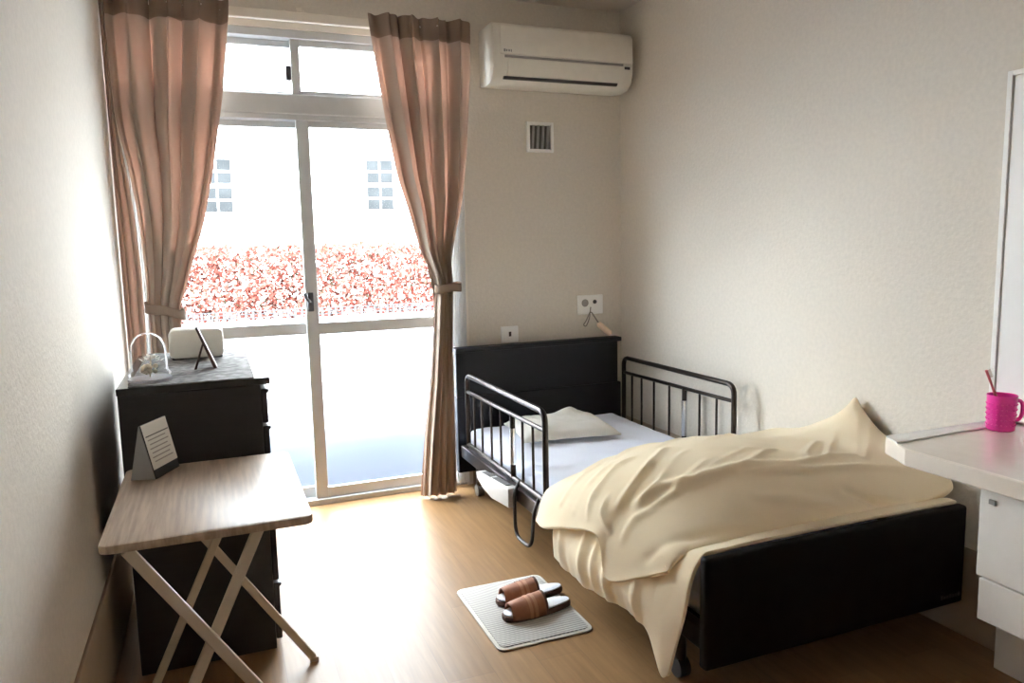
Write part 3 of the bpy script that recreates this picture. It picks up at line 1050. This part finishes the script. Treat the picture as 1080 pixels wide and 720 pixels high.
def duvet_grid(P, nu, nv, ridges, seed, amp):
    Q = catmull(P, nu, nv)
    du = np.gradient(Q, axis=1)
    dv = np.gradient(Q, axis=0)
    N = np.cross(du, dv)
    N /= (np.linalg.norm(N, axis=2, keepdims=True) + 1e-9)
    if N[nv // 2, nu // 2, 2] < 0:
        N = -N
    out = Q.copy()
    for j in range(nv):
        for i in range(nu):
            p = Q[j, i]
            h = 0
            for line, a, w in ridges:
                d, t = seg_dist(p[:len(line[0])], line)
                h += a * math.exp(-(d / w) ** 2) * math.sin(math.pi * min(1, max(0.0, 0.08 + 0.9 * t))) ** 0.5
            h += amp * noise.noise(Vector((p[0] * 3.1, p[1] * 3.5, p[2] * 3 + seed)))
            h += amp * .45 * noise.noise(Vector((p[0] * 9 + p[1] * 5, p[1] * 8 - p[0] * 3, p[2] * 6 + seed)))
            e = min(1, 6 * min(i / (nu - 1), 1 - i / (nu - 1)) + .35, 6 * min(j / (nv - 1), 1 - j / (nv - 1)) + .25)
            out[j, i] = p + N[j, i] * h * e
    return out, N


dv_ = thing('duvet', 'thick cream duvet bunched over the foot of the bed and hanging to the floor', 'duvet', (-0.6, -1.7, 0.04))
Q, N = duvet_grid(UP, 150, 140, RIDGES, 3, 0.010)
for j in range(140):
    for i in range(150):
        d_ = math.hypot(Q[j, i][0] + 0.028, (Q[j, i][1] + 1.772) * 0.9)
        Q[j, i][2] += 0.100 * math.exp(-d_ / 0.055) - 0.022 * math.exp(-((Q[j, i][0] + 0.10) / 0.16) ** 2 - ((Q[j, i][1] + 1.50) / 0.11) ** 2)
bm = B()
V = [[bm.verts.new(Q[j, i]) for i in range(150)] for j in range(140)]
grid_faces(bm, V)
o = obj('folded_layer', bm, DUVM, dv_, 'all')
md = o.modifiers.new('thick', 'SOLIDIFY'); md.thickness = 0.018; md.offset = -1
md = o.modifiers.new('sub', 'SUBSURF'); md.levels = 1; md.render_levels = 1
LR = [([(-1.02, -1.45), (-1.2, -1.50)], 0.018, 0.02), ([(-1.0, -1.62), (-1.2, -1.68)], 0.016, 0.02), ([(-1.0, -1.70), (-1.2, -1.76)], 0.012, 0.016), ([(-1.0, -1.78), (-1.2, -1.86)], 0.018, 0.022),
      ([(-1.0, -1.95), (-1.2, -2.02)], 0.012, 0.02)]
Q, N = duvet_grid(LO, 90, 120, LR, 9, 0.008)
for j in range(120):
    for i in range(55, 90):
        k_ = ((i - 55) / 34) ** 2
        Q[j, i][0] += k_ * 0.006 * noise.noise(Vector((Q[j, i][1] * 30, 0.5, 2))) - 0.012 * math.sin(math.pi * (i - 55) / 34) * abs(noise.noise(Vector((Q[j, i][1] * 9, Q[j, i][2] * 4, 7))))
        Q[j, i][2] += k_ * 0.006 * noise.noise(Vector((Q[j, i][1] * 26, 1.5, 2)))
bm = B()
V = [[bm.verts.new(Q[j, i]) for i in range(90)] for j in range(120)]
grid_faces(bm, V)
o = obj('hanging_layer', bm, DUVM, dv_, 'all')
md = o.modifiers.new('thick', 'SOLIDIFY'); md.thickness = 0.012; md.offset = -1
md = o.modifiers.new('sub', 'SUBSURF'); md.levels = 1; md.render_levels = 1

# ------------------------------------------------------------------ chest of drawers
CX0, CX1, CY0, CY1, CZ = -2.520, -2.094, -1.380, -0.590, 0.913
chst = thing('chest_of_drawers', 'black brown chest of drawers between the left wall and the folding table', 'chest', (-2.31, -0.985, 0))
bm = B(); box(bm, (CX0, CY0 + 0.004, 0.0), (CX1 - 0.020, CY1 - 0.004, CZ - 0.022), 0.003); obj('carcass', bm, BLACKW, chst)
bm = B(); box(bm, (CX0 - .002, CY0, CZ - 0.022), (CX1 + 0.010, CY1, CZ), 0.003); obj('chest_top', bm, BLACKT, chst)
zs = [(0.03, 0.225), (0.235, 0.43), (0.44, 0.635), (0.645, 0.755), (0.765, 0.875)]
for a, b in zs:
    bm = B(); box(bm, (CX1 - 0.0195, CY0 + 0.008, a), (CX1, CY1 - 0.008, b), 0.004); d = obj('drawer', bm, BLACKW, chst)
    bm = B(); prism(bm, [(CX1 - .001, b - .016), (CX1 + .006, b - .010), (CX1 + .006, b - .002), (CX1 - .001, b - .002)], 1, CY0 + 0.010, CY1 - 0.010, 0.001); obj('finger_pull', bm, BLACKW, d)
bm = B(); prism(bm, rrect(CX0 + 0.03, CY0 + 0.008, CX1 - 0.035, CY1 + 0.015, 0.012), 2, CZ + .0003, CZ + 0.0028)
tag(obj('chest_mat', bm, MATGREY, None, base=(-2.31, -0.985, CZ)), 'grey mottled vinyl mat covering the top of the dark chest', 'mat')
ZT = CZ + 0.003

# white rounded box
wb = thing('white_box', 'white rounded box standing at the back of the dark chest', 'box', (-2.303, -0.80, ZT))
bm = B(); prism(bm, rrect(-2.398, ZT + 0.003, -2.208, ZT + 0.112, 0.022), 1, -0.83, -0.72, 0.010); obj('shell', bm, WHITEP, wb, True)
for x in (-2.37, -2.235):
    bm = B(); box(bm, (x - .02, -0.815, ZT), (x + .02, -0.735, ZT + 0.006)); obj('foot', bm, BLACKP, wb)

# small easel frame seen from its edge
ef = thing('easel_frame', 'small dark wooden stand frame seen edge on, in front of the white box', 'photo frame', (-2.27, -1.07, ZT))
bm = B(); prism(bm, [(-2.298, ZT + 0.140), (-2.291, ZT + 0.142), (-2.236, ZT + 0.0), (-2.248, ZT + 0.0)], 1, -1.11, -1.03, 0.001); obj('frame_panel', bm, WOODD, ef)
bm = B(); prism(bm, [(-2.279, ZT + 0.088), (-2.273, ZT + 0.088), (-2.302, ZT + 0.0), (-2.310, ZT + 0.0)], 1, -1.11, -1.09, 0.001); obj('support_leg', bm, WOODD, ef)

# glass dome
gd = thing('glass_dome', 'clear glass dome on a round pale base by the left wall', 'glass dome', (-2.435, -1.262, ZT))
cx, cyy = -2.435, -1.262
bm = B(); lathe(bm, [(0, 0), (.064, 0), (.064, .008), (0, .008)], (cx, cyy, ZT), 36); obj('round_base', bm, DOMEB, gd, True)
bm = B(); lathe(bm, [(.060, .010), (.062, .022), (.056, .028), (.0535, .04), (.053, .085), (.050, .108), (.042, .128), (.028, .142), (.012, .149), (0, .150)], (cx, cyy, ZT), 40); obj('dome', bm, DOMEG, gd, 'all')
fl = thing('dried_flowers', 'beige and white dried flowers inside the glass dome', 'dried flowers', (cx, cyy, ZT + .0085))
bm = B()
for k in range(16):
    a = random.uniform(0, 6.28); r = random.uniform(0, .022)
    bmesh.ops.create_icosphere(bm, subdivisions=1, radius=random.uniform(.008, .012), matrix=Matrix.Translation((cx + r * math.cos(a), cyy + r * math.sin(a), ZT + random.uniform(.023, .045))))
obj('moss', bm, BEIGE, fl, 'all')
bm = B()
for k in range(22):
    a = k * 2.4
    r = 0.006 + 0.0012 * k
    c = Vector((cx + 0.006 + r * math.cos(a), cyy + r * math.sin(a), ZT + 0.078 - 0.0008 * k))
    rad = Vector((math.cos(a), math.sin(a), 0.5))
    tg = Vector((-math.sin(a), math.cos(a), 0))
    v = [bm.verts.new(c + q) for q in (-tg * .009, rad * .010, tg * .009, -rad * .006)]
    bm.faces.new(v)
obj('petals', bm, PETALW, fl)
bm = B(); tube(bm, [(cx, cyy, ZT + .0095), (cx + .004, cyy, ZT + .045), (cx + .006, cyy, ZT + .075)], 0.002, 6)
obj('stem', bm, BEIGE, fl)

# ------------------------------------------------------------------ folding table
tb = thing('folding_table', 'pale wood folding table on crossed cream legs in the left foreground', 'table', (-2.27, -1.815, 0))
TX0, TX1, TY0, TY1, TZ = -2.497, -2.052, -2.122, -1.508, 0.700
bm = B(); prism(bm, rrect(TX0, TY0, TX1, TY1, 0.022), 2, TZ - 0.020, TZ, 0.004); obj('tabletop', bm, TABW, tb, True)


def flat_leg(p, q, y, w=0.024, d=0.013):
    bm = B()
    p = Vector((p[0], y, p[1])); q = Vector((q[0], y, q[1]))
    t = (q - p).normalized()
    s = Vector((-t.z, 0, t.x)) * w / 2
    poly = [((p + s).x, (p + s).z), ((p - s).x, (p - s).z), ((q - s).x, (q - s).z), ((q + s).x, (q + s).z)]
    prism(bm, poly, 1, y - d / 2, y + d / 2, 0.003)
    return bm


for yA, yB in ((-2.095, -2.080), (-1.505, -1.520)):
    w_ = 0.026 if yA < -2 else 0.024
    obj('leg', flat_leg((-2.445, 0.676), (-2.012, 0.012), yA, w_), LEGM, tb)
    obj('leg', flat_leg((-2.172, 0.676), (-2.482, 0.012), yB, w_), LEGM, tb)
for x, z in ((-2.445, 0.671), (-2.172, 0.671)):
    bm = B(); tube(bm, [(x, -2.088, z), (x, -1.512, z)], 0.009, 10); obj('crossbar', bm, LEGM, tb, True)
for x, y in ((-2.010, -2.095), (-2.484, -2.080), (-2.010, -1.505), (-2.484, -1.520)):
    bm = B(); box(bm, (x - .014, y - .0095, 0.0), (x + .014, y + .0095, 0.016), 0.003); obj('rubber_foot', bm, LEGM, tb)

# card stand on the table
ca = thing('card_stand', 'white printed tent card standing on the pale folding table', 'card', (-2.42, -1.60, TZ))
# front sheet: bottom edge from A to B, top edge from C to D
A_ = Vector((-2.412, -1.655, TZ + .002)); B_ = Vector((-2.358, -1.545, TZ + .002))
back = Vector((-0.050, 0.024, 0))
T_ = Vector((-0.030, 0.012, 0.148))
C_, D_ = A_ + T_, B_ + T_


def quadslab(a, b, c, d, th):
    bm = B()
    n = (b - a).cross(d - a).normalized() * th
    P = [bm.verts.new(p) for p in (a, b, c, d)]
    P2 = [bm.verts.new(p + n) for p in (a, b, c, d)]
    bm.faces.new(P)
    bm.faces.new(list(reversed(P2)))
    for k in range(4):
        bm.faces.new((P[k], P2[k], P2[(k + 1) % 4], P[(k + 1) % 4]))
    return bm


E_ = A_ + Vector((-0.062, 0.020, 0)); F_ = B_ + Vector((-0.062, 0.020, 0))
obj('back_panel', quadslab(E_, F_, D_ + Vector((-.002, 0, 0)), C_ + Vector((-.002, 0, 0)), 0.002), CARDG, ca)
obj('front_panel', quadslab(A_, B_, D_, C_, 0.002), BLACKP, ca)
nrm = (B_ - A_).cross(D_ - A_).normalized()
if nrm.x < 0:
    nrm = -nrm


def on_card(u, v, h):
    return A_ + (B_ - A_) * u + T_ * v + nrm * h


obj('paper', quadslab(on_card(0, .17, .003), on_card(1, .17, .003), on_card(1, 1, .003), on_card(0, 1, .003), 0.001), CARDM, ca)
bm = quadslab(on_card(.04, .765, .0045), on_card(.96, .765, .0045), on_card(.96, .785, .0045), on_card(.04, .785, .0045), 0.0004)
obj('heading_rule', bm, INK, ca)
bm = B()
for k, v in enumerate((.69, .61, .53, .45, .37, .29)):
    a, b_ = (.12, .88) if k % 2 else (.08, .8)
    p = [on_card(a, v, .0045), on_card(b_, v, .0045), on_card(b_, v + .022, .0045), on_card(a, v + .022, .0045)]
    bm.faces.new([bm.verts.new(q) for q in p])
obj('text_lines', bm, INKL, ca)
obj('side_panel', quadslab(A_ + Vector((-.001, .001, 0)), E_, C_ + Vector((-.003, 0, -.002)), C_ + Vector((-.001, .001, -.004)), 0.0015), CARDG, ca)

# ------------------------------------------------------------------ mat and slippers
mt = thing('floor_mat', 'small grey woven mat on the floor beside the bed', 'mat', (-1.275, -1.468, 0))
MXa, MXb, MYa, MYb = -1.450, -1.100, -1.708, -1.232
bm = B(); prism(bm, rrect(MXa, MYa, MXb, MYb, 0.03), 2, 0.0005, 0.007, 0.002); obj('border', bm, MATB, mt, True)
bm = B(); prism(bm, rrect(MXa + .012, MYa + .012, MXb - .012, MYb - .012, 0.022), 2, 0.007, 0.0105, 0.002); obj('woven_panel', bm, MATM, mt, True)
MZT = 0.011


def slipper(cx, cyy, rot, label):
    root = thing('slipper', label, 'slipper', (cx, cyy, MZT), 'pair of brown slippers on the mat')
    n = 40

    def outline(s):
        # s 0..1 from heel (+x) to toe (-x)
        return 0.040 + 0.010 * math.sin(math.pi * min(1, s * 1.05)) ** 1 * s if 0 else 0.036 + 0.012 * s

    def foot_poly(grow):
        pts = []
        L = 0.265
        for k in range(n):
            t = 2 * math.pi * k / n
            c = math.cos(t)
            x = (L / 2 + grow) * c
            w = (0.040 + 0.007 * (-c)) + grow
            y = w * math.copysign(abs(math.sin(t)) ** 0.72, math.sin(t))
            pts.append((x, y))
        return pts
    Rm = Matrix.Rotation(rot, 4, 'Z')
    Tm = Matrix.Translation((cx, cyy, 0)) @ Rm

    def fin(bm, name, mat, par=root, sm=True):
        bmesh.ops.transform(bm, matrix=Tm, verts=bm.verts)
        return obj(name, bm, mat, par, sm)
    bm = B(); prism(bm, foot_poly(0.002), 2, MZT, MZT + 0.020, 0.004); fin(bm, 'sole', SLIPD)
    bm = B(); prism(bm, foot_poly(-0.003), 2, MZT + 0.020, MZT + 0.026, 0.002); fin(bm, 'insole', SLIPI)

    def upper(xa, xb, extra, nseg=10):
        bm = B()
        G = []
        for i in range(nseg + 1):
            x = xa + (xb - xa) * i / nseg
            c = max(-1, min(1, x / 0.1325))
            w = (0.047 + 0.007 * (-c)) * max(0.05, 1 - c * c) ** 0.36 * 1.02 + extra
            hgt = 0.046 + 0.018 * (x + 0.13) / 0.15 + extra
            row = []
            for k in range(13):
                t = math.pi * k / 12
                row.append(bm.verts.new((x, w * math.cos(t), MZT + 0.010 + hgt * math.sin(t) ** 0.8)))
            G.append(row)
        grid_faces(bm, G)
        return bm
    o = fin(upper(-0.112, 0.020, 0.0), 'upper', SLIPB, sm='all')
    md = o.modifiers.new('thick', 'SOLIDIFY'); md.thickness = 0.005; md.offset = -1
    for xa in (-0.050, -0.030):
        b = fin(upper(xa, xa + 0.012, 0.0015, 3), 'stripe', SLIPS, o, 'all')
    b = fin(upper(0.014, 0.0225, 0.001, 3), 'collar', SLIPD, o, 'all')
    return root


slipper(-1.215, -1.412, math.radians(2), 'brown slipper on the mat, the one nearer the window')
slipper(-1.235, -1.525, math.radians(4), 'brown slipper on the mat, the one nearer the camera')

# ------------------------------------------------------------------ vanity
vn = thing('vanity_unit', 'white wash basin unit with cream counter at the right edge', 'vanity', (-0.3, -2.9, 0))
VY0 = -3.35
bm = B()
prism(bm, [(-0.006, -2.318), (-0.490, -2.318), (-0.540, -2.425), (-0.540, VY0), (-0.006, VY0)], 2, 0.700, 0.748, 0.005)
obj('counter', bm, COUNTERM, vn)
bm = B()
prism(bm, [(-0.006, -2.318), (-0.490, -2.318), (-0.520, -2.382), (-0.006, -2.366)], 2, 0.7482, 0.7535, 0.002)
obj('counter_lip', bm, WHITEG, vn, True)
bm = B(); box(bm, (-0.480, VY0, 0.345), (-0.006, -2.630, 0.700), 0.003); obj('cabinet_body', bm, WHITEG, vn)
bm = B(); box(bm, (-0.500, VY0, 0.465), (-0.481, -2.612, 0.690), 0.003); dr = obj('cabinet_door', bm, WHITEG, vn)
bm = B(); box(bm, (-0.506, -2.655, 0.658), (-0.5005, -2.638, 0.670), 0.001); obj('door_catch', bm, GREYS, dr)
bm = B(); box(bm, (-0.496, VY0, 0.350), (-0.481, -2.618, 0.459), 0.003); obj('drawer', bm, WHITEG, vn)
bm = B(); box(bm, (-0.098, VY0, 0.0), (-0.011, -2.40, 0.69), 0.003); obj('pipe_cover', bm, WHITEG, vn)

mi = thing('wall_cabinet', 'white panel cabinet on the right wall above the wash basin', 'cabinet', (-0.01, -2.8, 0.76))
bm = B()
MY_, MZ0, MZ1 = -2.285, 0.756, 1.785
box(bm, (-0.018, -3.3, MZ0), (0, MY_, MZ1), 0.002)
obj('carcass', bm, WHITEP, mi)
bm = B()
box(bm, (-0.030, MY_ - 0.016, MZ0), (-0.018, MY_, MZ1), 0.002)
box(bm, (-0.030, -3.3, MZ1 - 0.014), (-0.018, MY_ - 0.016, MZ1), 0.002)
box(bm, (-0.030, -3.3, MZ0), (-0.018, MY_ - 0.016, MZ0 + 0.014), 0.002)
obj('frame', bm, PLATEM, mi)
bm = B(); box(bm, (-0.0245, -3.29, MZ0 + .016), (-0.0182, MY_ - 0.019, MZ1 - 0.016)); obj('cabinet_door', bm, PLATEM, mi)

# mug with toothbrush
MUGC = (-0.130, -2.398)
MUZ = 0.7485
mg = thing('mug', 'hot pink plastic mug on the wash basin counter', 'mug', (MUGC[0], MUGC[1], MUZ))
bm = B()
lathe(bm, [(0, 0), (.033, 0), (.036, .003), (.0385, .098), (.0395, .102), (.0385, .1035), (.0365, .102), (.0335, .006), (0, .006)], (MUGC[0], MUGC[1], MUZ), 40)
obj('cup', bm, PINK, mg, True)
bm = B()
hx, hy = math.cos(math.radians(-22)), math.sin(math.radians(-22))
pts = []
for r, z in ((.036, .082), (.052, .086), (.062, .074), (.062, .045), (.052, .028), (.036, .026)):
    pts.append((MUGC[0] + r * hx, MUGC[1] + r * hy, MUZ + z))
tube(bm, bend(pts, 0.01, 3), 0.0055, 10)
obj('handle', bm, PINK, mg, True)
bm = B()
for k in range(20):
    a = 2 * math.pi * k / 20
    for j in range(5):
        z = .018 + j * .015
        r = .0362 + .0024 * z / .1
        bmesh.ops.create_icosphere(bm, subdivisions=1, radius=.0028, matrix=Matrix.Translation((MUGC[0] + r * math.cos(a), MUGC[1] + r * math.sin(a), MUZ + z)))
obj('dimples', bm, PINK, mg, 'all')
tbz = MUZ
br = thing('toothbrush', 'pink toothbrush leaning in the hot pink mug', 'toothbrush', (MUGC[0], MUGC[1], MUZ + .008))
p0 = Vector((MUGC[0] + .020, MUGC[1] - .004, MUZ + .012)); p1 = Vector((MUGC[0] - .060, MUGC[1] + .010, MUZ + .178))
bm = B()
tube(bm, [p0 + (p1 - p0) * t for t in (0, .2, .55, .7, .82, 1)], [.004, .005, .0045, .003, .0035, .004], 8)
obj('handle', bm, PINKL, br, True)
bm = B()
d = (p1 - p0).normalized()
side = Vector((1, -.2, .4)); side = (side - d * side.dot(d)).normalized()
for t in (.86, .9, .94, .98):
    q = p0 + (p1 - p0) * t
    tube(bm, [q, q + side * .012], .0032, 6)
obj('bristles', bm, BRIST, br)
